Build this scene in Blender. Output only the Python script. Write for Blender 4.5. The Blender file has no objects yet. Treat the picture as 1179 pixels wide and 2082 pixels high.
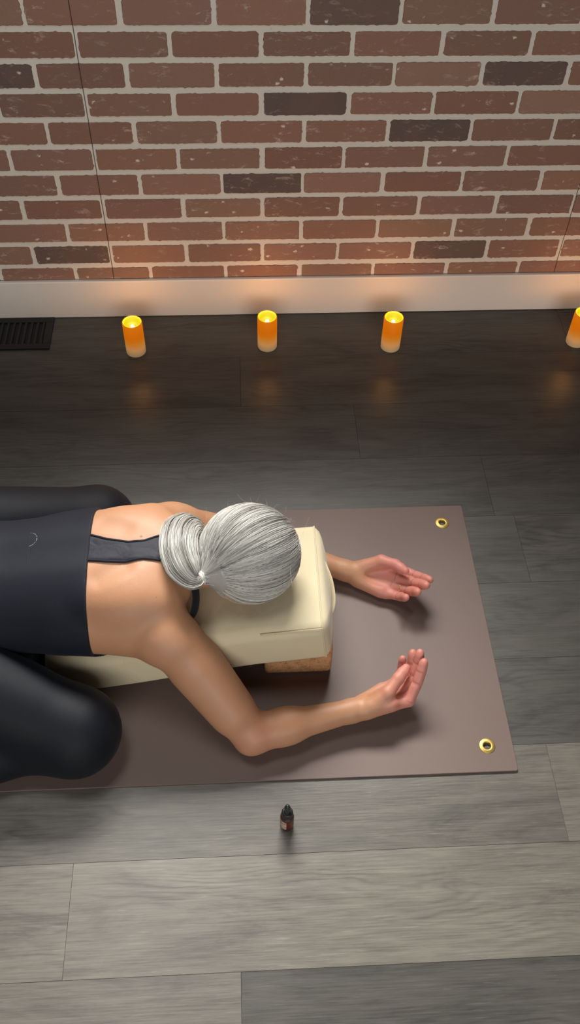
import bpy, bmesh, math, random
import numpy as np
from mathutils import Vector, Matrix

C = bpy.context.scene.collection
random.seed(7)
rng = np.random.default_rng(11)
PI = math.pi

# ------------------------------------------------------------------ camera
cam_d = bpy.data.cameras.new('camera')
cam = bpy.data.objects.new('camera', cam_d); C.objects.link(cam)
cr = Vector((0.99864, -0.04885, 0.01806)); cu = Vector((0.02701, 0.78237, 0.62222)); cf = Vector((0.04453, 0.62089, -0.78263))
cm = Matrix((cr, cu, -cf)).transposed().to_4x4(); cm.translation = Vector((-0.15428, -2.05273, 1.66031))
cam.matrix_world = cm
cam_d.sensor_fit = 'HORIZONTAL'; cam_d.sensor_width = 36.0
cam_d.lens = 1826.95 / 1179 * 36.0
cam_d.clip_start = 0.02
bpy.context.scene.camera = cam

# ------------------------------------------------------------------ light, world, exposure
sc = bpy.context.scene
sc.view_settings.view_transform = 'Standard'; sc.view_settings.look = 'None'
sc.view_settings.gamma = 1.0; sc.view_settings.use_curve_mapping = False
sc.view_settings.exposure = 0.0
w = bpy.data.worlds.new('world'); sc.world = w; w.use_nodes = True
w.node_tree.nodes['Background'].inputs[0].default_value = (0.82, 0.90, 1.0, 1)
w.node_tree.nodes['Background'].inputs[1].default_value = 0.012

def area(name, loc, target, sx, sy, power, col):
    d = bpy.data.lights.new(name, 'AREA'); d.shape = 'RECTANGLE'; d.size = sx; d.size_y = sy
    d.energy = power; d.color = col
    o = bpy.data.objects.new(name, d); C.objects.link(o); o.location = loc
    o.rotation_euler = (Vector(target) - Vector(loc)).to_track_quat('-Z', 'Y').to_euler()
    return o
WIN = (-0.90, 0.50, 1.35, 2.15)      # window in the brick wall, above the frame
k_ = area('window_daylight', (-.20, .34, 2.12), (-.24, -2.2, .0), 1.35, .8, 37, (1.0, 0.97, 0.91)); k_.data.spread = math.radians(74)
k_ = area('ceiling_panel_light', (-.62, -1.0, 2.5), (-.60, -1.02, 0), .7, .5, 3.2, (1.0, .98, .94)); k_.data.spread = math.radians(90)
area('room_fill_light', (0.0, -4.3, 1.6), (0, 0, 0.5), 3.0, 1.1, 65, (1.0, 0.97, 0.92))  # unseen fill added behind the camera to brighten the wall, not a window

# ------------------------------------------------------------------ helpers
def link(name, mesh, mats=(), parent=None, smooth=True):
    o = bpy.data.objects.new(name, mesh); C.objects.link(o)
    for m in (mats if isinstance(mats, (list, tuple)) else [mats]): mesh.materials.append(m)
    if parent: o.parent = parent
    if smooth:
        mesh.polygons.foreach_set('use_smooth', [True]*len(mesh.polygons))
    return o
def thing(name, label, cat, loc=(0, 0, 0), group=None):
    o = bpy.data.objects.new(name, None); C.objects.link(o); o.location = loc
    o.empty_display_size = .05
    o['label'] = label; o['category'] = cat
    if group: o['group'] = group
    return o
def structure(o): o['kind'] = 'structure'; return o
def bm_mesh(bm, name='m'):
    m = bpy.data.meshes.new(name); bm.to_mesh(m); bm.free(); return m
def add_box(bm, lo, hi, bevel=0, seg=2):
    g = bmesh.ops.create_cube(bm, size=1)
    vs = g['verts']
    for v in vs:
        v.co = Vector([lo[i] + (v.co[i]+.5)*(hi[i]-lo[i]) for i in range(3)])
    if bevel:
        es = list({e for v in vs for e in v.link_edges})
        bmesh.ops.bevel(bm, geom=es, offset=bevel, segments=seg, profile=.5, affect='EDGES')
def lathe(bm, prof, seg=40, c=(0, 0, 0), mats=None):
    rings = []
    for r, z in prof:
        if r < 1e-6: rings.append([bm.verts.new((c[0], c[1], c[2]+z))])
        else: rings.append([bm.verts.new((c[0]+r*math.cos(2*PI*i/seg), c[1]+r*math.sin(2*PI*i/seg), c[2]+z)) for i in range(seg)])
    for k in range(len(rings)-1):
        a, b = rings[k], rings[k+1]
        for i in range(seg):
            j = (i+1) % seg
            if len(a) == 1 and len(b) == 1: continue
            if len(a) == 1: f = bm.faces.new((a[0], b[j], b[i]))
            elif len(b) == 1: f = bm.faces.new((a[i], a[j], b[0]))
            else: f = bm.faces.new((a[i], a[j], b[j], b[i]))
            if mats: f.material_index = mats[k]
def tube(bm, pts, r, seg=8, closed=False, flat=1.0, up=None):
    n = len(pts); pts = [Vector(p) for p in pts]; rings = []
    ref = Vector(up) if up else Vector((0, 0, 1))
    for i, p in enumerate(pts):
        a = pts[(i-1) % n] if (closed or i > 0) else p
        b = pts[(i+1) % n] if (closed or i < n-1) else p
        t = (b-a).normalized(); s = t.cross(ref)
        if s.length < 1e-4: s = t.cross(Vector((1, 0, 0)))
        s.normalize(); u = s.cross(t)
        rr = r[i] if isinstance(r, (list, tuple)) else r
        rings.append([bm.verts.new(p + s*rr*math.cos(2*PI*k/seg) + u*rr*flat*math.sin(2*PI*k/seg)) for k in range(seg)])
    for i in range(n if closed else n-1):
        a, b = rings[i], rings[(i+1) % n]
        for k in range(seg): bm.faces.new((a[k], a[(k+1) % seg], b[(k+1) % seg], b[k]))
    if not closed:
        bm.faces.new(rings[0][::-1]); bm.faces.new(rings[-1])

# ------------------------------------------------------------------ node helpers
class NT:
    def __init__(s, name):
        s.m = bpy.data.materials.new(name); s.m.use_nodes = True; s.t = s.m.node_tree
        s.b = s.t.nodes['Principled BSDF']
    def n(s, typ, **kw):
        nd = s.t.nodes.new(typ)
        for k, v in kw.items(): setattr(nd, k, v)
        return nd
    def l(s, a, b): s.t.links.new(a, b)
    def put(s, sock, v):
        if hasattr(v, 'links'): s.l(v, sock)
        elif isinstance(v, (tuple, list)) and len(v) == 3 and sock.type == 'RGBA': sock.default_value = (*v, 1)
        else: sock.default_value = v
    def math(s, op, a, b=0.0, c=0.0, clamp=False):
        nd = s.n('ShaderNodeMath', operation=op, use_clamp=clamp)
        s.put(nd.inputs[0], a); s.put(nd.inputs[1], b); s.put(nd.inputs[2], c); return nd.outputs[0]
    def mix(s, f, a, b, blend='MIX'):
        nd = s.n('ShaderNodeMix', data_type='RGBA', blend_type=blend)
        s.put(nd.inputs[0], f); s.put(nd.inputs[6], a); s.put(nd.inputs[7], b); return nd.outputs[2]
    def ramp(s, f, stops):
        nd = s.n('ShaderNodeValToRGB'); e = nd.color_ramp.elements
        while len(e) < len(stops): e.new(.5)
        for i, (p, c) in enumerate(stops): e[i].position = p; e[i].color = (*c, 1) if len(c) == 3 else c
        s.put(nd.inputs[0], f); return nd.outputs[0]
    def coord(s, which='Object'): return s.n('ShaderNodeTexCoord').outputs[which]
    def map(s, v, scale=(1, 1, 1), loc=(0, 0, 0)):
        nd = s.n('ShaderNodeMapping'); s.put(nd.inputs[0], v); nd.inputs['Scale'].default_value = scale; nd.inputs['Location'].default_value = loc
        return nd.outputs[0]
    def noise(s, v, scale, detail=4, rough=.5, dist=0.0):
        nd = s.n('ShaderNodeTexNoise'); s.put(nd.inputs['Vector'], v); nd.inputs['Scale'].default_value = scale
        nd.inputs['Detail'].default_value = detail; nd.inputs['Roughness'].default_value = rough; nd.inputs['Distortion'].default_value = dist
        return nd.outputs[0]
    def attr(s, name):
        return s.n('ShaderNodeAttribute', attribute_name=name)
    def bump(s, h, strength=.3, dist=.01):
        nd = s.n('ShaderNodeBump'); s.put(nd.inputs['Height'], h); nd.inputs['Strength'].default_value = strength; nd.inputs['Distance'].default_value = dist
        s.l(nd.outputs[0], s.b.inputs['Normal']); return nd
    def set(s, **kw):
        for k, v in kw.items(): s.put(s.b.inputs[k.replace('_', ' ')], v)
        return s
def srgb(r, g, b):
    f = lambda c: (c/255/12.92) if c/255 <= .04045 else ((c/255+.055)/1.055)**2.4
    return (f(r), f(g), f(b))
def plain(name, col, rough=.5, **kw):
    t = NT(name); t.set(Base_Color=col, Roughness=rough, **kw); return t.m

# ------------------------------------------------------------------ brick wall
def mat_brick():
    t = NT('painted brick panel')
    co = t.coord()
    at = t.attr('brick'); br = t.attr('brickmask').outputs['Fac']
    col = at.outputs['Color']
    n1 = t.noise(co, 14, 5, .6); n2 = t.noise(t.map(co, (1, 1, 2.2)), 55, 6, .7); n3 = t.noise(co, 160, 4, .6)
    c = t.mix(t.math('MULTIPLY', t.math('SUBTRACT', n1, .35, clamp=True), 1.2, clamp=True), col, t.mix(.5, col, srgb(160, 116, 88)))
    c = t.mix(t.math('MULTIPLY', n3, .35), c, t.mix(.5, c, (0.02, .015, .015)))
    # pale mortar smears and chips on the bricks
    sm = t.noise(t.map(co, (1, 1, 2.5), (3, 1, 2)), 26, 8, .78, .6)
    mask = t.noise(t.map(co, (1, 1, 1), (9, 4, 1)), 9, 2, .5)
    k = t.math('MULTIPLY', t.math('MULTIPLY', t.math('SUBTRACT', sm, .555, clamp=True), 8, clamp=True), t.math('MULTIPLY', t.math('SUBTRACT', mask, .40, clamp=True), 5, clamp=True))
    c = t.mix(t.math('MULTIPLY', k, .75), c, srgb(226, 212, 198))
    chip = t.n('ShaderNodeTexVoronoi'); t.l(t.map(co, (1, 1, 1.4)), chip.inputs['Vector']); chip.inputs['Scale'].default_value = 26
    dv = t.math('ADD', chip.outputs['Distance'], t.math('MULTIPLY', t.noise(co, 120, 5, .75), .55))
    chipm = t.math('MULTIPLY', t.math('MULTIPLY', t.math('SUBTRACT', .435, dv, clamp=True), 14, clamp=True), t.math('GREATER_THAN', t.noise(t.map(co, (1,1,1), (5,5,5)), 11, 1), .53))
    c = t.mix(t.math('MULTIPLY', chipm, .85), c, srgb(236, 226, 212))
    mo = t.mix(t.math('MULTIPLY', t.noise(co, 12, 5), .5), srgb(232, 225, 214), srgb(218, 210, 198))
    mo = t.mix(t.math('MULTIPLY', t.math('SUBTRACT', t.noise(co, 70, 6, .7), .64, clamp=True), 4, clamp=True), mo, srgb(160, 138, 122))
    c = t.mix(br, mo, c)
    # panel joints
    x = t.n('ShaderNodeSeparateXYZ'); t.l(co, x.inputs[0])
    for sx in (-1.727, -.509, .714):
        dx = t.math('ABSOLUTE', t.math('SUBTRACT', t.math('ADD', x.outputs[0], t.math('MULTIPLY', t.noise(t.map(co, (0, 0, 1)), 5, 2), .004)), sx+.002))
        c = t.mix(t.math('MULTIPLY', t.math('LESS_THAN', dx, .0011), .85), c, (.012, .010, .010))
    t.set(Base_Color=c, Roughness=.62)
    t.b.inputs['Specular IOR Level'].default_value = .35
    t.bump(t.math('ADD', t.math('MULTIPLY', n2, .7), n3), .25, .002)
    return t.m
def wall():
    PX, CH, Z0 = .2032, .06802, .16559
    X0, X1, ZT = -2.2, 1.9, 2.62
    bm = bmesh.new()
    lay = bm.loops.layers.float_color.new('brick'); lm = bm.loops.layers.float_color.new('brickmask')
    def quad(pts, col, mk):
        f = bm.faces.new([bm.verts.new(p) for p in pts])
        for l in f.loops: l[lay] = (*col, 1); l[lm] = (mk, mk, mk, 1)
        return f
    # mortar plane with the window hole, and the wall's thickness
    def mort(xa, xb, za, zb):
        quad([(xa, 0.0022, za), (xb, 0.0022, za), (xb, 0.0022, zb), (xa, 0.0022, zb)], (0, 0, 0), 0)
    mort(X0, X1, 0, WIN[2]); mort(X0, X1, WIN[3], ZT); mort(X0, WIN[0], WIN[2], WIN[3]); mort(WIN[1], X1, WIN[2], WIN[3])
    dark = {(0, 0), (2, -4), (2, 2), (3, 0), (4, 1), (6, -1), (9, -3), (9, 2)}
    R = random.Random(5)
    for row in range(-30, 12):
        zc = Z0 + (9-row+.5)*CH
        if zc < 0 or zc > ZT: continue
        odd = (row % 2 == 1)
        for k in range(-12, 11):
            xa = (k + (-.5 if odd else 0))*PX; xb = xa + PX
            if xb < X0 or xa > X1: continue
            g = .0055 + R.uniform(-.0012, .0014); hz = CH/2 - .0076 + R.uniform(-.0012, .001)
            cx, hx = (xa+xb)/2 + R.uniform(-.0012, .0012), PX/2 - g
            if zc-hz < WIN[3]+.03 and zc+hz > WIN[2]-.03 and cx-hx < WIN[1]+.03 and cx+hx > WIN[0]-.03: continue
            key = (row, k)
            v = R.random()
            if key in dark: col = srgb(*[(112, 94, 88), (118, 98, 90), (106, 90, 86)][R.randrange(3)])
            else:
                base = [(158, 121, 106), (154, 115, 100), (164, 124, 106), (150, 115, 104), (156, 120, 107), (162, 128, 110)][R.randrange(6)]
                if R.random() < .05 and not (0 <= row <= 10): base = (112, 94, 88)
                s = R.uniform(.93, 1.05); col = srgb(*[q*s for q in base])
            # outline with chipped, wavy edges
            per = []
            N1, N2 = 34, 10
            def wob(n, ph): return sum(a*math.sin(f*n+p) for a, f, p in ph)
            ph = [(.0005, R.uniform(5, 12), R.uniform(0, 6)), (.0004, R.uniform(18, 30), R.uniform(0, 6)), (.0003, R.uniform(40, 70), R.uniform(0, 6))]
            rc = R.uniform(.003, .007)
            pts = []
            for i in range(N1): pts.append((-1+2*i/N1, -1))
            for i in range(N2): pts.append((1, -1+2*i/N2))
            for i in range(N1): pts.append((1-2*i/N1, 1))
            for i in range(N2): pts.append((-1, 1-2*i/N2))
            out = []
            for i, (a, b) in enumerate(pts):
                x, z = a*hx, b*hz
                # corner rounding
                ax, az = max(abs(x)-(hx-rc), 0), max(abs(z)-(hz-rc), 0)
                if ax > 0 and az > 0:
                    d = math.hypot(ax, az)
                    if d > rc: ax *= rc/d; az *= rc/d; x = math.copysign(hx-rc+ax, x); z = math.copysign(hz-rc+az, z)
                wv = wob(i*.12, ph) + (R.uniform(-.0022, 0) if R.random() < .22 else R.uniform(-.0004, .0003))
                x += math.copysign(wv, x)*(1 if abs(a) == 1 else 0); z += math.copysign(wv, z)*(1 if abs(b) == 1 else 0)
                out.append((cx+x, zc+z))
            lowz = min(z for x, z in out)
            if lowz < 0.01: continue
            fr = [bm.verts.new((x, 0.0, z)) for x, z in [(cx+(x-cx)*.992, zc+(z-zc)*.975) for x, z in out]]
            bk = [bm.verts.new((x, 0.0021, z)) for x, z in out]
            f = bm.faces.new(fr); fs = [f]
            n = len(fr)
            for i in range(n): fs.append(bm.faces.new((fr[(i+1) % n], fr[i], bk[i], bk[(i+1) % n])))
            for ff in fs:
                for l in ff.loops: l[lay] = (*col, 1); l[lm] = (1, 1, 1, 1)
    # reveal and back of the wall
    for (a, b) in (((WIN[0], WIN[2]), (WIN[1], WIN[2])), ((WIN[1], WIN[2]), (WIN[1], WIN[3])), ((WIN[1], WIN[3]), (WIN[0], WIN[3])), ((WIN[0], WIN[3]), (WIN[0], WIN[2]))):
        quad([(a[0], .0022, a[1]), (b[0], .0022, b[1]), (b[0], .12, b[1]), (a[0], .12, a[1])], (0, 0, 0), 0)
    bmesh.ops.recalc_face_normals(bm, faces=bm.faces[:])
    # front faces must look toward the room
    m = bm_mesh(bm, 'wall_back')
    return structure(link('wall_back', m, mat_brick(), smooth=False))
wall()
# window above the frame: frame, mullion
def window():
    wh = plain('white window paint', (.78, .77, .74), .4)
    bm = bmesh.new(); x0, x1, z0, z1 = WIN; t = .045
    for lo, hi in (((x0, .03, z0), (x1, .09, z0+t)), ((x0, .03, z1-t), (x1, .09, z1)), ((x0, .03, z0+t), (x0+t, .09, z1-t)), ((x1-t, .03, z0+t), (x1, .09, z1-t))):
        add_box(bm, lo, hi, .004)
    structure(link('window_1', bm_mesh(bm), wh, smooth=False))
window()

# baseboard
def mat_base():
    t = NT('white baseboard paint'); co = t.coord()
    t.set(Base_Color=t.mix(t.math('MULTIPLY', t.noise(co, 30, 5), .3), srgb(238, 232, 224), srgb(230, 222, 214)), Roughness=.42)
    t.bump(t.noise(t.map(co, (.2, 1, 1)), 120, 3), .05, .001); return t.m
bm = bmesh.new(); add_box(bm, (-2.2, -.013, 0.0005), (1.9, -.0002, .123), .0035, 3)
structure(link('baseboard_back', bm_mesh(bm), mat_base(), smooth=False))

# ------------------------------------------------------------------ floor
def mat_floor():
    t = NT('grey oak vinyl plank')
    at = t.attr('plank'); sp = t.n('ShaderNodeSeparateColor'); t.l(at.outputs['Color'], sp.inputs[0])
    r1, r2, tone = sp.outputs[0], sp.outputs[1], sp.outputs[2]
    co = t.coord()
    off = t.n('ShaderNodeCombineXYZ'); t.l(t.math('MULTIPLY', r1, 37.0), off.inputs[0]); t.l(t.math('MULTIPLY', r2, 53.0), off.inputs[1])
    add = t.n('ShaderNodeVectorMath', operation='ADD'); t.l(co, add.inputs[0]); t.l(off.outputs[0], add.inputs[1]); v = add.outputs[0]
    # slow warp makes cathedral arches and swirls round knots
    kn = t.n('ShaderNodeTexVoronoi'); t.l(t.map(v, (1.5, 3.6, 1)), kn.inputs['Vector']); kn.inputs['Scale'].default_value = 1.0
    kd = kn.outputs['Distance']
    kinf = t.math('POWER', t.math('SUBTRACT', 1.0, t.math('MULTIPLY', kd, 1.9), clamp=True), 2.0)
    w1 = t.noise(t.map(v, (1.6, 7, 1)), 1.0, 3, .55)
    sx = t.n('ShaderNodeSeparateXYZ'); t.l(v, sx.inputs[0])
    yy = t.math('ADD', t.math('MULTIPLY', sx.outputs[1], 70.0), t.math('ADD', t.math('MULTIPLY', w1, 15.0), t.math('MULTIPLY', kinf, 3.5)))
    ring = t.math('SINE', t.math('MULTIPLY', t.math('ADD', yy, t.math('MULTIPLY', t.noise(t.map(v, (9, 60, 1)), 1.0, 3), .5)), 6.283))
    ring = t.math('POWER', t.math('MULTIPLY', t.math('ADD', ring, 1.0), .5), 2.0)
    fine = t.noise(t.map(v, (11, 330, 1)), 1.0, 4, .65, .15)
    mid = t.noise(t.map(v, (4.5, 60, 1)), 1.0, 5, .7, .25)
    pore = t.noise(t.map(v, (30, 900, 1)), 1.0, 3, .6)
    big = t.noise(t.map(v, (1.5, 5, 1)), 1.0, 3, .5)
    rm = t.math('MULTIPLY', t.math('SUBTRACT', big, .47, clamp=True), .75)
    val = t.math('SUBTRACT', t.math('ADD', t.math('MULTIPLY', fine, .42), t.math('ADD', t.math('MULTIPLY', mid, .34), t.math('MULTIPLY', big, .30))), t.math('MULTIPLY', ring, rm))
    c = t.ramp(val, [(.34, srgb(84, 81, 78)), (.50, srgb(112, 109, 104)), (.62, srgb(126, 122, 116)), (.80, srgb(146, 142, 135))])
    c = t.mix(t.math('MULTIPLY', t.math('SUBTRACT', .40, pore, clamp=True), 2.0, clamp=True), c, srgb(84, 80, 77))
    knot = t.math('MULTIPLY', t.math('SUBTRACT', .20, t.math('ADD', kd, t.math('MULTIPLY', mid, .16)), clamp=True), 9, clamp=True)
    c = t.mix(t.math('MULTIPLY', knot, .5), c, srgb(58, 55, 54))
    warm = t.mix(tone, srgb(104, 108, 112), srgb(150, 144, 132))
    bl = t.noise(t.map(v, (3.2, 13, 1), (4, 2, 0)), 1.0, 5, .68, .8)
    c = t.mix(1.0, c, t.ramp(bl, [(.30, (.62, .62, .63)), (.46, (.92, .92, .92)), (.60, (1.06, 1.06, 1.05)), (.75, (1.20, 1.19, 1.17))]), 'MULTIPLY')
    hl = t.noise(t.map(v, (14, 240, 1), (1, 7, 0)), 1.0, 4, .7, .3)
    c = t.mix(t.math('MULTIPLY', t.math('SUBTRACT', hl, .60, clamp=True), 2.2, clamp=True), c, srgb(176, 173, 166))
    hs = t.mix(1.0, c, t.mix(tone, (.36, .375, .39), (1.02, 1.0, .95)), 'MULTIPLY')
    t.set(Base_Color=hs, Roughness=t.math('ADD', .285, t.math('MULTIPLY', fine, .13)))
    t.b.inputs['Specular IOR Level'].default_value = .5
    t.bump(t.math('ADD', t.math('MULTIPLY', fine, 1.0), t.math('MULTIPLY', pore, .6)), .12, .0012)
    return t.m
def floor():
    bm = bmesh.new(); lay = bm.loops.layers.float_color.new('plank')
    PW, Y0, L = .19072, -1.71664, 1.2192
    R = random.Random(3)
    known = {-1: -.190, 0: -.487, 1: .415, 5: .424, 6: .123, 7: -.170, 2: .05, 3: -.35, 4: -.75, 8: -.47}
    tones = {(-1, -.190, 0): .78, (-1, -.190, 1): .22, (0, -.487, 1): 1.0, (0, -.487, 0): .86, (1, .415, 0): .66, (1, .415, 1): .90}
    g = .0004
    for k in range(-9, 10):
        ya, yb = Y0+k*PW, Y0+(k+1)*PW
        yb = min(yb, -.0005)
        if yb <= ya: continue
        j = known.get(k, R.uniform(-.6, .6))
        for n in range(-3, 3):
            xa, xb = j+n*L, j+(n+1)*L
            xa, xb = max(xa, -2.2), min(xb, 1.9)
            if xb <= xa: continue
            tone = tones.get((k, j, 0 if n == -1 else 1 if n == 0 else 9), R.uniform(.15, .75))
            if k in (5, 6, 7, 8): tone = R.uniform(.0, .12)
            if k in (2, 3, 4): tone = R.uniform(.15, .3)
            a, b = R.random(), R.random()
            top = [(xa+g, ya+g), (xb-g, ya+g), (xb-g, yb-g), (xa+g, yb-g)]
            bot = [(xa, ya), (xb, ya), (xb, yb), (xa, yb)]
            tv = [bm.verts.new((x, y, 0)) for x, y in top]; bv = [bm.verts.new((x, y, -.0012)) for x, y in bot]
            fs = [bm.faces.new(tv)] + [bm.faces.new((bv[i], bv[(i+1) % 4], tv[(i+1) % 4], tv[i])) for i in range(4)]
            for f in fs:
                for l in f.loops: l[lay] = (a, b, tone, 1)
    return structure(link('floor', bm_mesh(bm), mat_floor(), smooth=False))
floor()

# ------------------------------------------------------------------ floor register
def register():
    blk = plain('black steel register', srgb(22, 24, 30), .38, Metallic=.3)
    X1, Y0, Y1 = -.690, -.146, -.014; X0 = X1-.30
    t = thing('floor_register', 'black slotted metal air register in the floor beside the white baseboard', 'vent', ((X0+X1)/2, (Y0+Y1)/2, 0))
    def sh(m): m.transform(Matrix.Translation((-(X0+X1)/2, -(Y0+Y1)/2, 0))); return m
    bm = bmesh.new(); fr = .021
    for lo, hi in (((X0, Y0, .0002), (X1, Y0+fr, .005)), ((X0, Y1-fr, .0002), (X1, Y1, .005)), ((X0, Y0+fr, .0002), (X0+fr, Y1-fr, .005)), ((X1-fr, Y0+fr, .0002), (X1, Y1-fr, .005))):
        add_box(bm, lo, hi, .0012)
    link('frame', sh(bm_mesh(bm)), blk, t, smooth=False)
    x = X0+fr+.004
    while x < X1-fr-.006:
        bm = bmesh.new(); add_box(bm, (x, Y0+fr-.001, .0006), (x+.0075, Y1-fr+.001, .0042), .001)
        link('slat', sh(bm_mesh(bm)), blk, t, smooth=False); x += .0163
    bm = bmesh.new(); add_box(bm, (X0+.01, Y0+.01, .0001), (X1-.01, Y1-.01, .0006))
    link('recess', sh(bm_mesh(bm)), plain('dark duct', (.004, .004, .006), .7), t, smooth=False)
register()

# ------------------------------------------------------------------ candles
def candle_mats():
    t = NT('lit wax'); co = t.coord(); s = t.n('ShaderNodeSeparateXYZ'); t.l(co, s.inputs[0])
    z = t.math('DIVIDE', s.outputs[2], .104)
    col = t.ramp(z, [(0.0, srgb(176, 150, 112)), (.24, srgb(212, 150, 88)), (.42, srgb(216, 130, 30)), (.62, srgb(222, 112, 0)), (1.0, srgb(226, 118, 0))])
    st = t.ramp(z, [(0.0, (.35,)*3), (.22, (.70,)*3), (.45, (.85,)*3), (1.0, (1.0,)*3)])
    t.set(Base_Color=t.ramp(z, [(0.0, srgb(190, 165, 125)), (.30, srgb(170, 110, 50)), (.5, srgb(120, 62, 8)), (1.0, srgb(110, 56, 6))]), Roughness=.45)
    t.l(col, t.b.inputs['Emission Color']); t.l(t.math('MULTIPLY', st, .78), t.b.inputs['Emission Strength'])
    u = NT('lit wax well'); u.set(Base_Color=srgb(60, 66, 6), Roughness=.5)
    u.b.inputs['Emission Color'].default_value = (*srgb(184, 190, 0), 1); u.b.inputs['Emission Strength'].default_value = .85
    rim = NT('lit wax rim'); rim.set(Base_Color=srgb(130, 95, 20), Roughness=.5)
    rim.b.inputs['Emission Color'].default_value = (*srgb(235, 170, 0), 1); rim.b.inputs['Emission Strength'].default_value = .9
    f = NT('flame bulb'); f.set(Base_Color=(1, .9, .5)); f.b.inputs['Emission Color'].default_value = (1, .80, .42, 1); f.b.inputs['Emission Strength'].default_value = 3.0
    return t.m, u.m, rim.m, f.m
CM = candle_mats()
cands = [((-.453, -.160), 'lit orange pillar candle nearest the black floor register, leftmost of the row'),
         ((-.094, -.148), 'lit orange pillar candle second from the floor register along the baseboard'),
         ((.246, -.160), 'lit orange pillar candle third from the left along the baseboard, right of centre'),
         ((.768, -.156), 'lit orange pillar candle cut off by the right edge of the photo')]
def candle():
    t = thing('pillar_candle', cands[0][1], 'candle', (*cands[0][0], 0.0), 'lit flameless candles along the baseboard')
    r, h = .0265, .104
    bm = bmesh.new()
    lathe(bm, [(0, .0003), (r-.002, .0003), (r-.0005, .0012), (r, .003), (r, h-.003), (r-.0006, h-.001), (r-.0018, h)], 48)
    link('wax_body', bm_mesh(bm), CM[0], t)
    bm = bmesh.new()
    lathe(bm, [(r-.0018, h), (r-.0035, h-.0006), (r-.0045, h-.003)], 48); link('rim', bm_mesh(bm), CM[2], t)
    bm = bmesh.new()
    lathe(bm, [(r-.0045, h-.003), (r-.0055, h-.015), (r-.010, h-.021), (0, h-.022)], 48); link('wax_well', bm_mesh(bm), CM[1], t)
    bm = bmesh.new()
    lathe(bm, [(0, h-.022), (.0035, h-.0218), (.0054, h-.018), (.0046, h-.014), (.0022, h-.011), (0, h-.0095)], 20); link('flame_bulb', bm_mesh(bm), CM[3], t)
    return t
def candle_light(xy):
    d = bpy.data.lights.new('candle_glow', 'POINT'); d.energy = .40; d.color = (1.0, .42, .10); d.shadow_soft_size = .010
    o = bpy.data.objects.new('candle_glow', d); C.objects.link(o); o.location = (xy[0], xy[1], .104+.013)
    return o
c0 = candle()
for i, (xy, lb) in enumerate(cands):
    if i:
        r = c0.copy(); C.objects.link(r); r.location = (*xy, 0); r['label'] = lb
        for ch in list(c0.children):
            k = ch.copy(); C.objects.link(k); k.parent = r
    candle_light(xy)

# ------------------------------------------------------------------ yoga mat
def mat_mat():
    t = NT('mauve brown rubber mat'); co = t.coord()
    t.set(Base_Color=t.mix(t.noise(co, 5, 3), srgb(109, 92, 86), srgb(115, 97, 91)), Roughness=.50)
    t.b.inputs['Specular IOR Level'].default_value = .45
    t.bump(t.noise(co, 900, 2), .15, .0006); return t.m
GR = ((.294, -.7845), (.297, -1.3375))
def mat():
    t = thing('yoga_mat', 'mauve brown rubber yoga mat with brass eyelets lying on the plank floor', 'yoga mat', (-.568, -1.0615, 0))
    cu_ = bpy.data.curves.new('mc', 'CURVE'); cu_.dimensions = '2D'; cu_.fill_mode = 'BOTH'; cu_.extrude = .0017; cu_.bevel_depth = .0006; cu_.bevel_resolution = 2
    x0, x1, y0, y1 = -1.482, .3476, -1.389, -.734
    def poly(pts):
        s = cu_.splines.new('POLY'); s.points.add(len(pts)-1)
        for i, p in enumerate(pts): s.points[i].co = (p[0]+.568, p[1]+1.0615, 0, 1)
        s.use_cyclic_u = True
    R_ = .004; pl = []
    for cx, cy, a0 in ((x1-R_, y1-R_, 0), (x0+R_, y1-R_, 90), (x0+R_, y0+R_, 180), (x1-R_, y0+R_, 270)):
        for a in range(0, 91, 15): pl.append((cx+R_*math.cos(math.radians(a0+a)), cy+R_*math.sin(math.radians(a0+a))))
    poly(pl)
    for gx, gy in GR: poly([(gx+.0085*math.cos(2*PI*i/40), gy+.0085*math.sin(2*PI*i/40)) for i in range(40)])
    o = bpy.data.objects.new('tmp', cu_); C.objects.link(o)
    dg = bpy.context.evaluated_depsgraph_get(); m = bpy.data.meshes.new_from_object(o.evaluated_get(dg)); bpy.data.objects.remove(o)
    m.transform(Matrix.Translation((0, 0, .0026)))
    link('sheet', m, mat_mat(), t, smooth=False)
    br = NT('brass'); br.set(Base_Color=srgb(214, 186, 108), Metallic=.85, Roughness=.46)
    dk = plain('eyelet shade', (.01, .009, .008), .6)
    for gx, gy in GR:
        bm = bmesh.new()
        lathe(bm, [(.0076, .0004), (.0074, .0058), (.0079, .0066), (.0090, .0070), (.0112, .0066), (.0150, .0057), (.0160, .0051), (.0152, .0049)], 48)
        g = link('eyelet', bm_mesh(bm), br.m, t); g.location = (gx+.568, gy+1.0615, 0)
        
mat()

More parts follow.
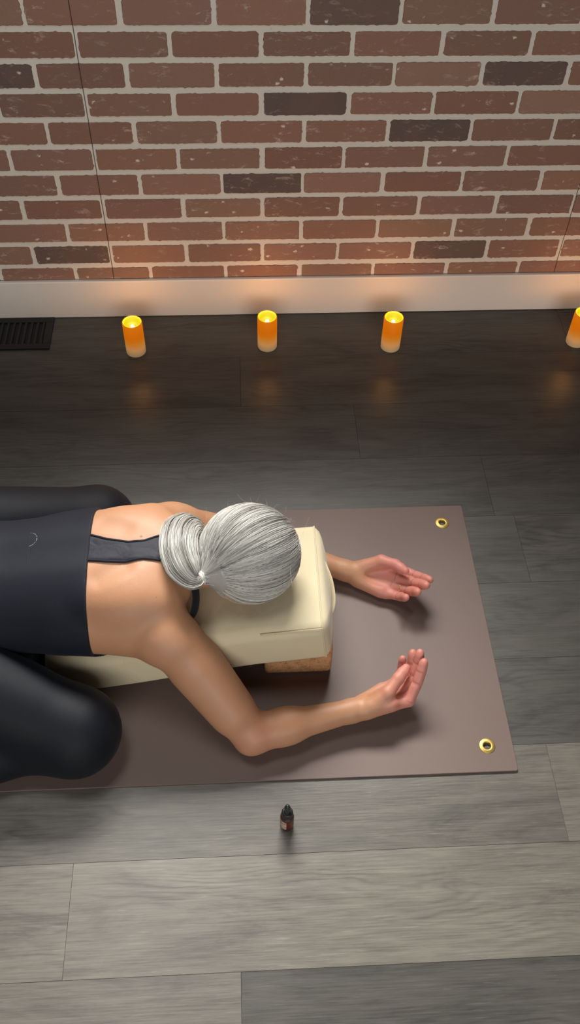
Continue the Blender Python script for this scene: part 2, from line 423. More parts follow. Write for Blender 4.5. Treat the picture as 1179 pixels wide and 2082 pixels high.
# ------------------------------------------------------------------ dropper bottle
def bottle():
    t = thing('dropper_bottle', 'small dark amber dropper bottle standing on the floor in front of the mat', 'bottle', (-.102, -1.474, 0))
    am = NT('amber glass'); am.set(Base_Color=srgb(52, 14, 10), Roughness=.08); am.b.inputs['Transmission Weight'].default_value = .35
    am.b.inputs['Coat Weight'].default_value = .5
    bm = bmesh.new(); r = .0125
    lathe(bm, [(0, .0005), (r-.002, .0005), (r-.0005, .0015), (r, .004), (r, .047), (r-.001, .051), (r-.004, .055), (.0075, .057), (.0075, .060)], 40)
    link('glass_body', bm_mesh(bm), am.m, t)
    bk = plain('black ribbed cap', srgb(26, 28, 30), .42)
    bm = bmesh.new(); seg = 60; prof = [(0.0098, .0565), (.0102, .058), (.0102, .068), (.0094, .0695), (.0068, .070)]
    lathe(bm, prof, seg)
    for v in bm.verts:
        if .0575 < v.co.z < .069:
            a = math.atan2(v.co.y, v.co.x); k = 1-.035*(math.sin(a*30) > 0); v.co.x *= k; v.co.y *= k
    link('cap', bm_mesh(bm), bk, t)
    bm = bmesh.new(); lathe(bm, [(.0066, .0695), (.0062, .074), (.0056, .084), (.0052, .090), (.0040, .0945), (.0020, .0965), (0, .097)], 32)
    link('rubber_bulb', bm_mesh(bm), plain('black rubber bulb', srgb(30, 36, 38), .35), t)
    bm = bmesh.new(); n = 24; rr = r+.0002
    vs = [[bm.verts.new((rr*math.cos(a), rr*math.sin(a), z)) for a in [math.radians(150+ (262-150)*i/n) for i in range(n+1)]] for z in (.012, .046)]
    for i in range(n): bm.faces.new((vs[0][i], vs[0][i+1], vs[1][i+1], vs[1][i]))
    lb = NT('cream label'); co = lb.coord()
    lb.set(Base_Color=lb.mix(lb.math('GREATER_THAN', lb.noise(lb.map(co, (1, 1, 5)), 90, 2), .56), srgb(190, 165, 146), srgb(120, 70, 60)), Roughness=.5)
    link('paper_label', bm_mesh(bm), lb.m, t)
    bm = bmesh.new(); 
    vs = [[bm.verts.new((rr*math.cos(a), rr*math.sin(a), z)) for a in [math.radians(262+(372-262)*i/n) for i in range(n+1)]] for z in (.012, .046)]
    for i in range(n): bm.faces.new((vs[0][i], vs[0][i+1], vs[1][i+1], vs[1][i]))
    o = link('label_panel', bm_mesh(bm), plain('dark red label', srgb(92, 24, 20), .35), t); o['label'] = 'dark red side of the label'
bottle()

# ------------------------------------------------------------------ cork block
def block():
    t = NT('cork'); co = t.coord()
    sp = t.noise(co, 260, 4, .7); b = t.noise(co, 60, 4, .6)
    c = t.ramp(t.math('ADD', t.math('MULTIPLY', sp, .6), t.math('MULTIPLY', b, .4)), [(.36, srgb(112, 76, 48)), (.46, srgb(172, 126, 86)), (.62, srgb(196, 150, 106))])
    t.set(Base_Color=c, Roughness=.75); t.bump(sp, .3, .001)
    bm = bmesh.new(); add_box(bm, (-.069, -.115, 0), (.069, .115, .0955), .010, 4)
    o = link('cork_block', bm_mesh(bm), t.m); o.location = (-.065, -1.050, .0052)
    for p in o.data.polygons: p.use_smooth = True
    o['label'] = 'tan cork yoga block on the mat under the raised end of the bolster'; o['category'] = 'yoga block'
block()

# ------------------------------------------------------------------ bolster
def catmull(P, n):
    P = [np.array(p, float) for p in P]; P = [2*P[0]-P[1]] + P + [2*P[-1]-P[-2]]
    out = []
    segs = len(P)-3
    for s in np.linspace(0, segs, n):
        i = min(int(s), segs-1); t = s-i; a, b, c, d = P[i:i+4]
        out.append(.5*((2*b)+(-a+c)*t+(2*a-5*b+4*c-d)*t*t+(-a+3*b-3*c+d)*t**3))
    return np.array(out)
BOL_BOT = [(-.552, .0065), (-.48, .0085), (-.41, .0215), (-.346, .037), (-.27, .058), (-.20, .075), (-.13, .090), (-.012, .1045)]
def bol_top(x):
    xs = [p[0] for p in BOL_BOT]; zs = [p[1] for p in BOL_BOT]
    return np.interp(x+.02, xs, zs)+.117
def bolster():
    t = thing('bolster', 'cream fabric rectangular bolster propped on the cork block under the person', 'bolster', (-.30, -1.065, .0055))
    mt = NT('cream canvas'); co = mt.coord()
    wv = mt.noise(mt.map(co, (1, 1, 1)), 1400, 2); cl = mt.noise(co, 9, 4, .6); wr = mt.noise(mt.map(co, (2.2, 1, 1)), 16, 3, .55, 1.0)
    mt.set(Base_Color=mt.mix(cl, srgb(204, 190, 158), srgb(212, 200, 170)), Roughness=.85)
    mt.b.inputs['Sheen Weight'].default_value = .25
    mt.bump(mt.math('ADD', mt.math('MULTIPLY', wr, 6.0), wv), .25, .0012)
    path = catmull(BOL_BOT, 90); N = len(path)
    tan = np.gradient(path, axis=0); tan /= np.linalg.norm(tan, axis=1)[:, None]
    nor = np.stack([-tan[:, 1], tan[:, 0]], 1)
    H, Wd, rc = .117, .252, .020
    # rounded rectangle section (u across y, v up)
    sec = []
    K = 14
    for (cu0, cv0, a0) in ((Wd/2-rc, H-rc, 0), (-Wd/2+rc, H-rc, 90), (-Wd/2+rc, rc, 180), (Wd/2-rc, rc, 270)):
        for k in range(K+1):
            a = math.radians(a0+90*k/K); sec.append((cu0+rc*math.cos(a), cv0+rc*math.sin(a)))
    # densify straight sides
    dens = []
    for i in range(len(sec)):
        a, b = np.array(sec[i]), np.array(sec[(i+1) % len(sec)]); d = np.linalg.norm(b-a); n = max(1, int(d/.008))
        for j in range(n): dens.append(a+(b-a)*j/n)
    sec = np.array(dens); M = len(sec)
    bm = bmesh.new()
    def ring(p, nn, tt, s, push, taper):
        vs = []
        for u, v in sec:
            vv = H/2 + (v-H/2)*s[1]; uu = u*s[0]
            # bulging sides
            uu += math.copysign(.005*(1-(2*(vv/H)-1)**2), uu) if abs(uu) > Wd/2-.03 else 0
            top = .006*(1-(2*uu/Wd)**2) if vv > H*.6 else 0
            q = p + nn*(vv+top*taper) + tt*push*(1.0)
            vs.append(Vector((q[0], -1.065+uu, q[1])))
        return vs
    rings = []
    capN = 10
    for i in range(capN):      # low end cap
        f = i/capN; s = math.sqrt(max(0, 1-(1-f)**2)); e = .012
        rings.append(ring(path[0], nor[0], tan[0], (1-.55*(1-f)**3 if 0 else (0.02+.98*s), 0.02+.98*s), -e*(1-f), 0))
    for i in range(N):
        dd = min(i, N-1-i)/8.0; ed = min(1, dd)
        rings.append(ring(path[i], nor[i], tan[i], (1-.012*(1-ed), 1-.02*(1-ed)), 0, ed))
    # upper end: crisp seam edge then a gently puffed end panel
    for i in range(1, capN+1):
        f = i/capN; s = 1-f
        rings.append(ring(path[-1], nor[-1], tan[-1], (.988*s+.004, .98*s+.004), .022*math.sqrt(1-(1-f*.999)**2) if f < 1 else .022, 0))
    C0 = np.array((-.165, -1.064))
    Rr = random.Random(9)
    V = []
    for rg in rings:
        row = []
        for v in rg:
            # the head presses a shallow dent; the torso too
            if v.z > .12:
                d = ((v.x-C0[0])/.085)**2+((v.y-C0[1])/.075)**2; v.z -= .010*math.exp(-d)
            v.z = max(v.z, .0056)
            row.append(bm.verts.new(v - Vector((-.30, -1.065, .0055))))
        V.append(row)
    for a, b in zip(V[:-1], V[1:]):
        for k in range(M): bm.faces.new((a[k], b[k], b[(k+1) % M], a[(k+1) % M]))
    bm.faces.new(V[0]); bm.faces.new(V[-1][::-1])
    bmesh.ops.recalc_face_normals(bm, faces=bm.faces[:])
    link('cushion', bm_mesh(bm), mt.m, t)
    # seam piping round the upper end and along the near top edge
    p, nn, tt = path[-1], nor[-1], tan[-1]
    bm = bmesh.new()
    pts = [Vector((p[0]+nn[0]*(H/2+(v-H/2)*.985), -1.065+u*.99+math.copysign(.005*(1-(2*(v/H)-1)**2), u)*(abs(u) > Wd/2-.03), p[1]+nn[1]*(H/2+(v-H/2)*.985))) - Vector((-.30, -1.065, .0055)) for u, v in sec]
    tube(bm, pts, .0016, 6, closed=True, up=(1, .1, .2)); link('end_seam', bm_mesh(bm), mt.m, t)
    bm = bmesh.new()
    pts = [Vector((path[i][0]+nor[i][0]*(H-.004), -1.065-Wd/2+.004, path[i][1]+nor[i][1]*(H-.004))) - Vector((-.30, -1.065, .0055)) for i in range(N-13, N)]
    tube(bm, pts, .0011, 6, up=(0, 0, 1)); link('side_seam', bm_mesh(bm), mt.m, t)
    # carrying handle: a folded strip lying against the end panel
    bm = bmesh.new(); o = Vector((-.30, -1.065, .0055))
    hp = catmull([(-.030, -.985, .200), (-.014, -1.02, .192), (-.001, -1.052, .180), (.004, -1.080, .165), (.002, -1.100, .152), (-.008, -1.112, .140)], 26)
    tube(bm, [Vector(q)-o for q in hp], [.013]*26, 10, flat=.22, up=(.9, .1, -.4)); link('handle', bm_mesh(bm), mt.m, t)
bolster()

# ------------------------------------------------------------------ person: implicit surface, one continuous skin
def V3(*a): return np.array(a, float)
def unit(v): v = np.array(v, float); return v/np.linalg.norm(v)
def cap(a, b, ra, rb, k=.02):
    a, b = np.array(a, float), np.array(b, float); ba = b-a; L = max(ba@ba, 1e-12)
    def f(P):
        pa = P-a; h = np.clip((pa@ba)/L, 0, 1)
        return np.linalg.norm(pa-h[:, None]*ba, axis=1) - (ra+(rb-ra)*h)
    r = max(ra, rb); return (f, np.minimum(a, b)-r, np.maximum(a, b)+r, k)
def ell(c, s, R=None, k=.02):
    c = np.array(c, float); s = np.array(s, float)
    def f(P):
        q = P-c
        if R is not None: q = q@R          # columns of R are the ellipsoid's axes
        k0 = np.linalg.norm(q/s, axis=1); k1 = np.linalg.norm(q/(s*s), axis=1)
        return k0*(k0-1)/np.maximum(k1, 1e-9)
    r = s.max(); return (f, c-r, c+r, k)
def tilt(deg):          # rotation about y: axis x climbs toward +x
    a = math.radians(deg); return np.array([[math.cos(a), 0, -math.sin(a)], [0, 1, 0], [math.sin(a), 0, math.cos(a)]])
def basis(ex, ez):
    ex = unit(ex); ez = np.array(ez, float); ez = unit(ez-ex*(ez@ex)); return ex, ez
def smin(a, b, k):
    h = np.maximum(k-np.abs(a-b), 0)/k
    return np.minimum(a, b)-h*h*k*.25
def gap(pr, lo, hi):
    d = np.maximum(np.maximum(pr[1]-hi, lo-pr[2]), 0); return np.linalg.norm(d)
def union(prims, P, lo, hi, start=None):
    d = np.full(len(P), .5) if start is None else start
    for pr in prims:
        if gap(pr, lo, hi) > .075: continue
        v = pr[0](P)
        if pr[3] < 0:       # smooth subtraction
            kk = -pr[3]; h = np.maximum(kk-np.abs(d+v), 0)/kk; d = np.maximum(d, -v)+h*h*kk*.25
        else: d = smin(d, v, pr[3])
    return d

SP = -1.065
torso = [
    ell((-.47, SP+.005, .222), (.215, .139, .098), tilt(9)),
    ell((-.365, SP, .248), (.092, .132, .068), tilt(9), .04),
    ell((-.66, SP+.005, .200), (.22, .131, .100), tilt(2), .05),
    ell((-.80, SP+.004, .210), (.20, .134, .106), None, .05),
    ell((-.905, SP, .250), (.17, .165, .130), None, .06),
    # lats sweeping into the armpits
    cap((-.50, -1.142, .205), (-.345, -1.178, .200), .050, .046, .04),
    cap((-.50, -.982, .210), (-.355, -.948, .212), .056, .050, .04),
    # shoulder blades
    ell((-.385, -1.138, .276), (.085, .046, .036), tilt(4), .028),
    ell((-.385, -.992, .280), (.085, .046, .036), tilt(4), .028),
    ell((-.330, -1.146, .256), (.046, .044, .044), None, .014),
    cap((-.340, -.962, .256), (-.315, -.940, .232), .040, .038, .02),
    # trapezius to the neck
    cap((-.350, -1.105, .266), (-.315, -1.085, .272), .036, .036, .03),
    cap((-.34, -1.010, .265), (-.265, -1.045, .272), .038, .044, .035),
    # spine furrow
    cap((-.62, SP, .345), (-.36, SP, .365), .022, .018, -.05),
    cap((-.432, -1.128, .330), (-.388, -1.104, .338), .007, .010, -.030),
    cap((-.430, -1.000, .338), (-.392, -1.020, .344), .007, .009, -.030),
]
neck_head = [
    cap((-.33, SP+.006, .245), (-.215, SP+.012, .270), .046, .043, .02),
    ell((-.158, SP+.001, .289), (.086, .074, .096), None, .025),
    cap((-.19, SP+.006, .240), (-.232, SP+.008, .232), .046, .028, .03),            # jaw and chin
    ell((-.196, SP, .193), (.020, .012, .014), None, .010),               # nose
    ell((-.222, SP, .203), (.006, .022, .007), None, .006),               # lips
    ell((-.226, SP, .197), (.003, .018, .004), None, .005),
    ell((-.172, SP-.030, .200), (.012, .014, .008), None, -.008),         # eye sockets
    ell((-.172, SP+.030, .200), (.012, .014, .008), None, -.008),
    ell((-.172, SP-.030, .207), (.010, .011, .009), None, .004),
    ell((-.172, SP+.030, .207), (.010, .011, .009), None, .004),
    ell((-.190, SP-.068, .272), (.019, .007, .028), tilt(-12), .010),     # ears
    ell((-.214, SP+.078, .280), (.019, .009, .029), tilt(-12), .010),
    ell((-.190, SP-.075, .273), (.009, .006, .016), tilt(-12), -.006),
    ell((-.214, SP+.088, .281), (.009, .006, .016), tilt(-12), -.006),
]
def arm(sh, el, wr, hand_ex, bump, s):
    sh, el, wr = map(lambda v: np.array(v, float), (sh, el, wr))
    u = unit(el-sh); f = unit(wr-el)
    out = np.array(bump, float)
    return [
        cap(sh, el, .050, .036, .022),
        ell(sh+u*.020+out*.008, (.058, .048, .048), None, .022),          # deltoid
        cap(sh+u*.09-out*.004, sh+u*.20+out*.004, .047, .038, .03),       # triceps
        cap(el, el+f*.07, .035, .0335, .02),
        cap(el+f*.06, wr, .0325, .0205, .02),
        ell(el-f*.012+u*.014+out*.004, (.019, .018, .018), None, .015),   # point of the elbow
        cap(wr-f*.02, wr+hand_ex*.012, .0205, .0175, .015),
    ]
SH_N, EL_N, WR_N = V3(-.316, -1.180, .216), V3(-.161, -1.313, .047), V3(.054, -1.268, .046)
SH_F, EL_F, WR_F = V3(-.315, -.945, .214), V3(-.135, -.862, .046), V3(.074, -.940, .034)
JOINTS = []
def hand(wr, ex, ez, side, curl, spread, thumb):
    """fingers +ex, palm normal +ez; side=+1 puts the thumb along ez x ex. Returns palm prims, digit chains."""
    ex, ez = basis(ex, ez); ey = np.cross(ez, ex)*side
    L = lambda x, y, z: np.array(wr)+ex*x+ey*y+ez*z
    mcp = [(.090, .0295, -.003), (.092, .0095, -.001), (.087, -.0105, -.001), (.078, -.0285, .001)]
    rad = [.0102, .0104, .0100, .0088]
    palm = [cap(L(.006, m[1]*.45, -.001), L(m[0]-.004, m[1], m[2]), .0135, .0118, .012) for m in mcp]
    palm += [cap(L(.012, .014, .004), L(.050, .031, .007), .0135, .0130, .014),
             cap(L(.014, -.014, .003), L(.060, -.027, .004), .0130, .0120, .014),
             ell(L(.052, .002, .0185), (.024, .013, .0085), np.stack([ex, ey, ez], 1), -.016)]
    ln = [(.040, .024, .019), (.044, .028, .020), (.041, .026, .020), (.032, .019, .018)]
    digs = []
    for i in range(4):
        p = L(*mcp[i]); a = 0; ch = []
        r = rad[i]
        for j, seg in enumerate(ln[i]):
            a += math.radians(curl[i][j]); sp = math.radians(spread[i])
            d = ex*math.cos(a)*math.cos(sp)+ey*math.cos(a)*math.sin(sp)+ez*math.sin(a)
            q = p+d*seg; r2 = r*(.93 if j < 2 else .80)
            ch.append(cap(p, q, r, r2, .003))
            # soft pad on the palm side of each phalanx
            pad = ez*math.cos(a)-ex*math.sin(a)
            ch.append(cap(p+d*seg*.3+pad*r*.14, p+d*seg*.7+pad*r*.14, r*.93, r*.90, .006))
            JOINTS.append((p, d, pad, r))
            p = q; r = r2
        digs.append(ch)
    tp = [L(*t) for t in thumb]; tr = [.0145, .0132, .0115, .0084]
    ch = [cap(tp[i], tp[i+1], tr[i], tr[i+1], .005) for i in range(3)]
    ch.append(ell(tp[2]*.45+tp[3]*.55, (.0108, .0108, .0102), None, .005))
    digs.append(ch)
    return palm, digs
HN = hand(WR_N, (.93, .37, -.02), (-.25, .46, .85), -1,
          [(52, 8, 4), (49, 16, 8), (44, 22, 12), (38, 26, 14)], (-2, -1, 2, 4),
          [(.018, .018, .010), (.050, .024, .028), (.080, .016, .044), (.104, .007, .054)])
FX, FZ = (.93, -.30, .03), (.05, -.50, .85)
HF = hand(WR_F, FX, FZ, 1,
          [(14, 20, 12), (24, 28, 16), (28, 30, 18), (30, 28, 18)], (-11, -8, -7, -6),
          [(.018, .020, .008), (.050, .037, .016), (.082, .034, .026), (.106, .024, .035)])
arm_n = arm(SH_N, EL_N, WR_N, unit((.93, .37, .02)), unit((-.5, -.75, .3)), -1)
arm_f = arm(SH_F, EL_F, WR_F, unit((.93, -.31, .05)), unit((-.3, .85, .3)), 1)
def leg(s):
    Y = lambda y: SP+s*y
    hip, kn, an = (-.90, Y(.105), .225), (-.495, Y(.245), .088), (-.93, Y(.225), .050)
    return [cap(hip, kn, .110, .073, .05),
            ell((-.485, Y(.247), .080), (.068, .070, .070), None, .04),
            cap((-.50, Y(.255), .062), (-.66, Y(.262), .058), .050, .054, .03),
            cap((-.66, Y(.262), .058), an, .054, .032, .04)]
def foot(s):
    Y = lambda y: SP+s*y
    return [cap((-.93, Y(.225), .050), (-.975, Y(.205), .052), .032, .030, .02),
            cap((-.975, Y(.205), .045), (-1.12, Y(.14), .026), .032, .018, .02),
            cap((-1.10, Y(.15), .022), (-1.15, Y(.115), .019), .018, .011, .015)]
legs = leg(-1)+leg(1)
feet = foot(-1)+foot(1)
def hand_sdf(P, lo, hi, H, d):
    palm, digs = H
    if all(gap(p, lo, hi) > .075 for p in palm+sum(digs, [])): return d
    d = union(palm, P, lo, hi, d)
    f = np.full(len(P), .5)
    for ch in digs: f = smin(f, union(ch, P, lo, hi), .0022)
    return smin(d, f, .008)
def f_torso(P, lo, hi): return union(torso, P, lo, hi)
def press(d, P, e=0.0):
    """what lies on the bolster is flattened by it"""
    top = bol_top(P[:, 0])-.003+e
    b = np.maximum(np.maximum(P[:, 2]-top, np.abs(P[:, 1]-SP)-.123), np.maximum(P[:, 0]+.03, -.535-P[:, 0]))
    return np.maximum(d, -b)
def f_body(P, lo, hi):
    d = f_torso(P, lo, hi)
    d = union(arm_n, P, lo, hi, d); d = union(arm_f, P, lo, hi, d)
    d = union(neck_head, P, lo, hi, d)
    d = smin(d, union(legs, P, lo, hi), .006); d = union(feet, P, lo, hi, d)
    d = hand_sdf(P, lo, hi, HN, d); d = hand_sdf(P, lo, hi, HF, d)
    # lie on what carries the body
    d = press(d, P, -.006*np.exp(-(((P[:, 0]+.165)/.085)**2+((P[:, 1]-SP)/.075)**2)))
    return np.maximum(d, .0062-P[:, 2])

def surface(f, X, Y, Z, margin=.004):
    """surface nets on a rectilinear grid, evaluated only near the surface"""
    nx, ny, nz = len(X), len(Y), len(Z); B = 8
    bx, by, bz = [(n+B-1)//B for n in (nx, ny, nz)]
    D = np.empty((bx*B, by*B, bz*B), np.float32)
    pad = lambda A, n: np.concatenate([A, A[-1]+(A[-1]-A[-2])*np.arange(1, n-len(A)+1)]) if n > len(A) else A
    Xp, Yp, Zp = pad(X, bx*B), pad(Y, by*B), pad(Z, bz*B)
    S = 6       # super blocks of 6x6x6 blocks are evaluated together
    for i0 in range(0, bx, S):
        for j0 in range(0, by, S):
            for k0 in range(0, bz, S):
                I, J, K = np.meshgrid(np.arange(i0, min(i0+S, bx)), np.arange(j0, min(j0+S, by)), np.arange(k0, min(k0+S, bz)), indexing='ij')
                I, J, K = I.ravel(), J.ravel(), K.ravel()
                lo = np.array([Xp[i0*B], Yp[j0*B], Zp[k0*B]]); hi = np.array([Xp[min((i0+S)*B, bx*B)-1], Yp[min((j0+S)*B, by*B)-1], Zp[min((k0+S)*B, bz*B)-1]])
                cen = np.stack([(Xp[I*B]+Xp[I*B+B-1])/2, (Yp[J*B]+Yp[J*B+B-1])/2, (Zp[K*B]+Zp[K*B+B-1])/2], 1)
                hd = np.stack([Xp[I*B+B-1]-Xp[I*B], Yp[J*B+B-1]-Yp[J*B], Zp[K*B+B-1]-Zp[K*B]], 1); hd = np.linalg.norm(hd, axis=1)/2
                dc = f(cen, lo, hi)
                near = np.abs(dc) < hd*1.5+margin
                for q in np.where(~near)[0]:
                    D[I[q]*B:I[q]*B+B, J[q]*B:J[q]*B+B, K[q]*B:K[q]*B+B] = dc[q]
                nb = np.where(near)[0]
                if len(nb) == 0: continue
                o = np.arange(B)
                PX = np.broadcast_to(Xp[(I[nb]*B)[:, None]+o][:, :, None, None], (len(nb), B, B, B))
                PY = np.broadcast_to(Yp[(J[nb]*B)[:, None]+o][:, None, :, None], (len(nb), B, B, B))
                PZ = np.broadcast_to(Zp[(K[nb]*B)[:, None]+o][:, None, None, :], (len(nb), B, B, B))
                v = f(np.stack([PX.ravel(), PY.ravel(), PZ.ravel()], 1), lo, hi).reshape(len(nb), B, B, B)
                for n, q in enumerate(nb):
                    D[I[q]*B:I[q]*B+B, J[q]*B:J[q]*B+B, K[q]*B:K[q]*B+B] = v[n]
    S_ = D < 0
    mixed = np.zeros((D.shape[0]-1, D.shape[1]-1, D.shape[2]-1), bool)
    ref = S_[:-1, :-1, :-1]
    for a in (0, 1):
        for b in (0, 1):
            for c in (0, 1):
                mixed |= S_[a:a+ref.shape[0], b:b+ref.shape[1], c:c+ref.shape[2]] != ref
    ci, cj, ck = np.where(mixed)
    idx = np.full(mixed.shape, -1, np.int32); idx[ci, cj, ck] = np.arange(len(ci))
    acc = np.zeros((len(ci), 3)); cnt = np.zeros(len(ci))
    corners = [(a, b, c) for a in (0, 1) for b in (0, 1) for c in (0, 1)]
    ax = [Xp, Yp, Zp]
    for p in corners:
        for axis in range(3):
            if p[axis]: continue
            q = list(p); q[axis] = 1
            d0 = D[ci+p[0], cj+p[1], ck+p[2]].astype(float); d1 = D[ci+q[0], cj+q[1], ck+q[2]].astype(float)
            m = (d0 < 0) != (d1 < 0)
            t = np.where(m, d0/np.where(m, d0-d1, 1), 0)
            pos = np.stack([Xp[ci+p[0]], Yp[cj+p[1]], Zp[ck+p[2]]], 1)
            A = ax[axis]; ii = (ci, cj, ck)[axis]
            pos[:, axis] += t*(A[ii+1]-A[ii])
            acc[m] += pos[m]; cnt[m] += 1
    verts = acc/np.maximum(cnt, 1)[:, None]
    faces = []
    for axis in range(3):
        s0 = [slice(None)]*3; s1 = [slice(None)]*3; s0[axis] = slice(0, -1); s1[axis] = slice(1, None)
        a, b = S_[tuple(s0)], S_[tuple(s1)]
        E = np.stack(np.where(a != b), 1)
        o1, o2 = (axis+1) % 3, (axis+2) % 3
        ok = (E[:, o1] > 0) & (E[:, o2] > 0) & (E[:, 0] < mixed.shape[0]) & (E[:, 1] < mixed.shape[1]) & (E[:, 2] < mixed.shape[2])
        E = E[ok]
        def at(d1, d2):
            F = E.copy(); F[:, o1] -= d1; F[:, o2] -= d2; return idx[F[:, 0], F[:, 1], F[:, 2]]
        q = np.stack([at(0, 0), at(1, 0), at(1, 1), at(0, 1)], 1)
        flip = ~a[E[:, 0], E[:, 1], E[:, 2]]
        q[flip] = q[flip][:, ::-1]
        faces.append(q[(q >= 0).all(1)])
    return verts, np.concatenate(faces)
def np_mesh(name, verts, faces):
    m = bpy.data.meshes.new(name); n = len(faces); k = faces.shape[1]
    m.vertices.add(len(verts)); m.vertices.foreach_set('co', verts.astype(np.float32).ravel())
    m.loops.add(n*k); m.loops.foreach_set('vertex_index', faces.astype(np.int32).ravel())
    m.polygons.add(n); m.polygons.foreach_set('loop_start', np.arange(0, n*k, k, dtype=np.int32))
    m.update(calc_edges=True); m.validate(); return m
def relax(verts, faces, it=1, lam=.5):
    for _ in range(it):
        acc = np.zeros_like(verts); cnt = np.zeros(len(verts))
        for a in range(4):
            b = (a+1) % 4
            np.add.at(acc, faces[:, a], verts[faces[:, b]]); np.add.at(cnt, faces[:, a], 1)
            np.add.at(acc, faces[:, b], verts[faces[:, a]]); np.add.at(cnt, faces[:, b], 1)
        verts = verts*(1-lam)+acc/np.maximum(cnt, 1)[:, None]*lam
    return verts
def axis_grid(*segs):
    out = [segs[0][0]]
    for a, b, h in segs:
        n = max(1, round((b-a)/h)); out += list(a+(b-a)*np.arange(1, n+1)/n)
    return np.array(out)

person = thing('person', 'person with silver ponytail in dark navy sportswear folded face down over the cream bolster', 'person', (-.56, SP, .0055))
ORG = np.array([-.56, SP, .0055])

def skin_material():
    t = NT('skin'); co = t.coord()
    a = t.attr('tone'); sp = t.n('ShaderNodeSeparateColor'); t.l(a.outputs['Color'], sp.inputs[0])
    n1 = t.noise(co, 22, 4, .6); n2 = t.noise(co, 120, 3, .6)
    c = t.mix(n1, srgb(180, 130, 97), srgb(188, 143, 109))
    c = t.mix(t.math('MULTIPLY', n2, .25), c, srgb(172, 114, 88))
    c = t.mix(sp.outputs[0], c, srgb(202, 128, 117))          # pinker hands and ears
    c = t.mix(sp.outputs[1], c, srgb(120, 56, 40))            # creases and moles
    t.set(Base_Color=c, Roughness=.52)
    t.b.inputs['Subsurface Weight'].default_value = .12
    t.b.inputs['Subsurface Radius'].default_value = (.012, .004, .002)
    t.b.inputs['Subsurface Scale'].default_value = 1.0
    t.bump(t.math('ADD', t.noise(co, 420, 3), t.math('MULTIPLY', n2, 1.5)), .12, .0012)
    return t.m
SKIN = skin_material()
def body():
    X = axis_grid((-1.18, -.70, .0055), (-.70, -.48, .004), (-.48, .03, .0024), (.03, .27, .0014))
    Y = axis_grid((-1.47, -1.37, .004), (-1.37, -.84, .0017), (-.84, -.66, .004))
    Z = axis_grid((0.0, .115, .0015), (.115, .41, .0024))
    v, f = surface(f_body, X, Y, Z)
    v = relax(v, f, 1, .35)
    m = np_mesh('body', v-ORG, f)
    # skin tone attribute: r pinkness, g dark marks
    pk = np.clip((v[:, 0]-.068)/.07, 0, 1)*.9
    ear = np.exp(-(((v-np.array([-.214, SP+.080, .281]))/.03)**2).sum(1)); pk = np.maximum(pk, ear*.9)
    elb = np.exp(-(((v-EL_N)/.045)**2).sum(1))*.35; pk = np.maximum(pk, elb)
    dk = np.zeros(len(v))
    for c, r, s in ((MOLE_BACK, .0032, .8), (MOLE_ARM, .0028, .75), (MOLE_2, .0015, .6)):
        d = np.linalg.norm(v-np.array(c), axis=1); i = np.argsort(d)[:60]; c2 = v[i[0]]
        d = np.linalg.norm(v-c2, axis=1); dk = np.maximum(dk, s*np.clip((r-d)/.0015, 0, 1))
    for p, d_, pad, r in JOINTS:
        q = v-p; ok = (np.linalg.norm(q, axis=1) < r*1.45) & (q@pad > r*.2)
        dk = np.maximum(dk, np.where(ok, .42*np.clip(1-np.abs(q@d_)/.0019, 0, 1), 0))
    col = np.stack([pk, dk, np.zeros(len(v)), np.ones(len(v))], 1).astype(np.float32)
    at = m.color_attributes.new('tone', 'FLOAT_COLOR', 'POINT'); at.data.foreach_set('color', col.ravel())
    return link('body', m, SKIN, person)
MOLE_BACK = (-.356, -1.040, .315); MOLE_ARM = (-.190, -1.262, .085); MOLE_2 = (-.33, -1.155, .29)
body()

# ---- clothing grown from the same body
def fabric(name, c1, c2, rough=.62, fold=0.0):
    t = NT(name); co = t.coord()
    t.set(Base_Color=t.mix(t.noise(co, 8, 3), c1, c2), Roughness=rough)
    t.b.inputs['Specular IOR Level'].default_value = .25; t.b.inputs['Sheen Weight'].default_value = .04; t.b.inputs['Sheen Roughness'].default_value = .5
    h = t.noise(co, 1500, 1)
    if fold: h = t.math('ADD', h, t.math('MULTIPLY', t.noise(t.map(co, (1, 2.2, 1)), 20, 2, .4, 1.4), fold))
    t.bump(h, .25, .0012); return t.m
NAVY = fabric('navy jersey', srgb(17, 20, 31), srgb(20, 24, 36), .66)
NAVY_S = fabric('navy strap jersey', srgb(28, 31, 42), srgb(33, 35, 47), .55, 9.0)
LEG = fabric('midnight leggings', srgb(6, 11, 21), srgb(8, 14, 25), .58)
def f_core(P, lo, hi):
    d = f_torso(P, lo, hi); g = union(legs, P, lo, hi)
    return smin(d, g, .05)
def f_top(P, lo, hi):
    d = f_torso(P, lo, hi)
    d = np.where(P[:, 0] < -.66, np.minimum(d, np.maximum(f_core(P, lo, hi), np.abs(P[:, 1]-SP-.004)-.128)), d)-.0052
    z = P[:, 2]
    edge = -.451+.055*np.clip((.185-z)/.05, 0, 1)**1.6
    d = np.maximum(d, P[:, 0]-edge)
    return press(np.maximum(d, -.86-P[:, 0]), P, -.002)
def top():
    X = axis_grid((-.88, -.48, .005), (-.48, -.38, .002)); Y = axis_grid((-1.26, -.87, .003)); Z = axis_grid((.09, .36, .003))
    v, f = surface(f_top, X, Y, Z); v = relax(v, f, 1, .5)
    o = link('tank_top', np_mesh('tank_top', v-ORG, f), NAVY, person)
    # seam across the lower back, and the small arc printed beside it
    return o
top_o = top()
def skin_z(x, y, off=0.0, f=f_torso):
    z = np.linspace(.40, .15, 501); P = np.stack([np.full(501, x), np.full(501, y), z], 1)
    d = f(P, P.min(0)-.01, P.max(0)+.01)-off
    i = np.argmax(d < 0); return z[i]
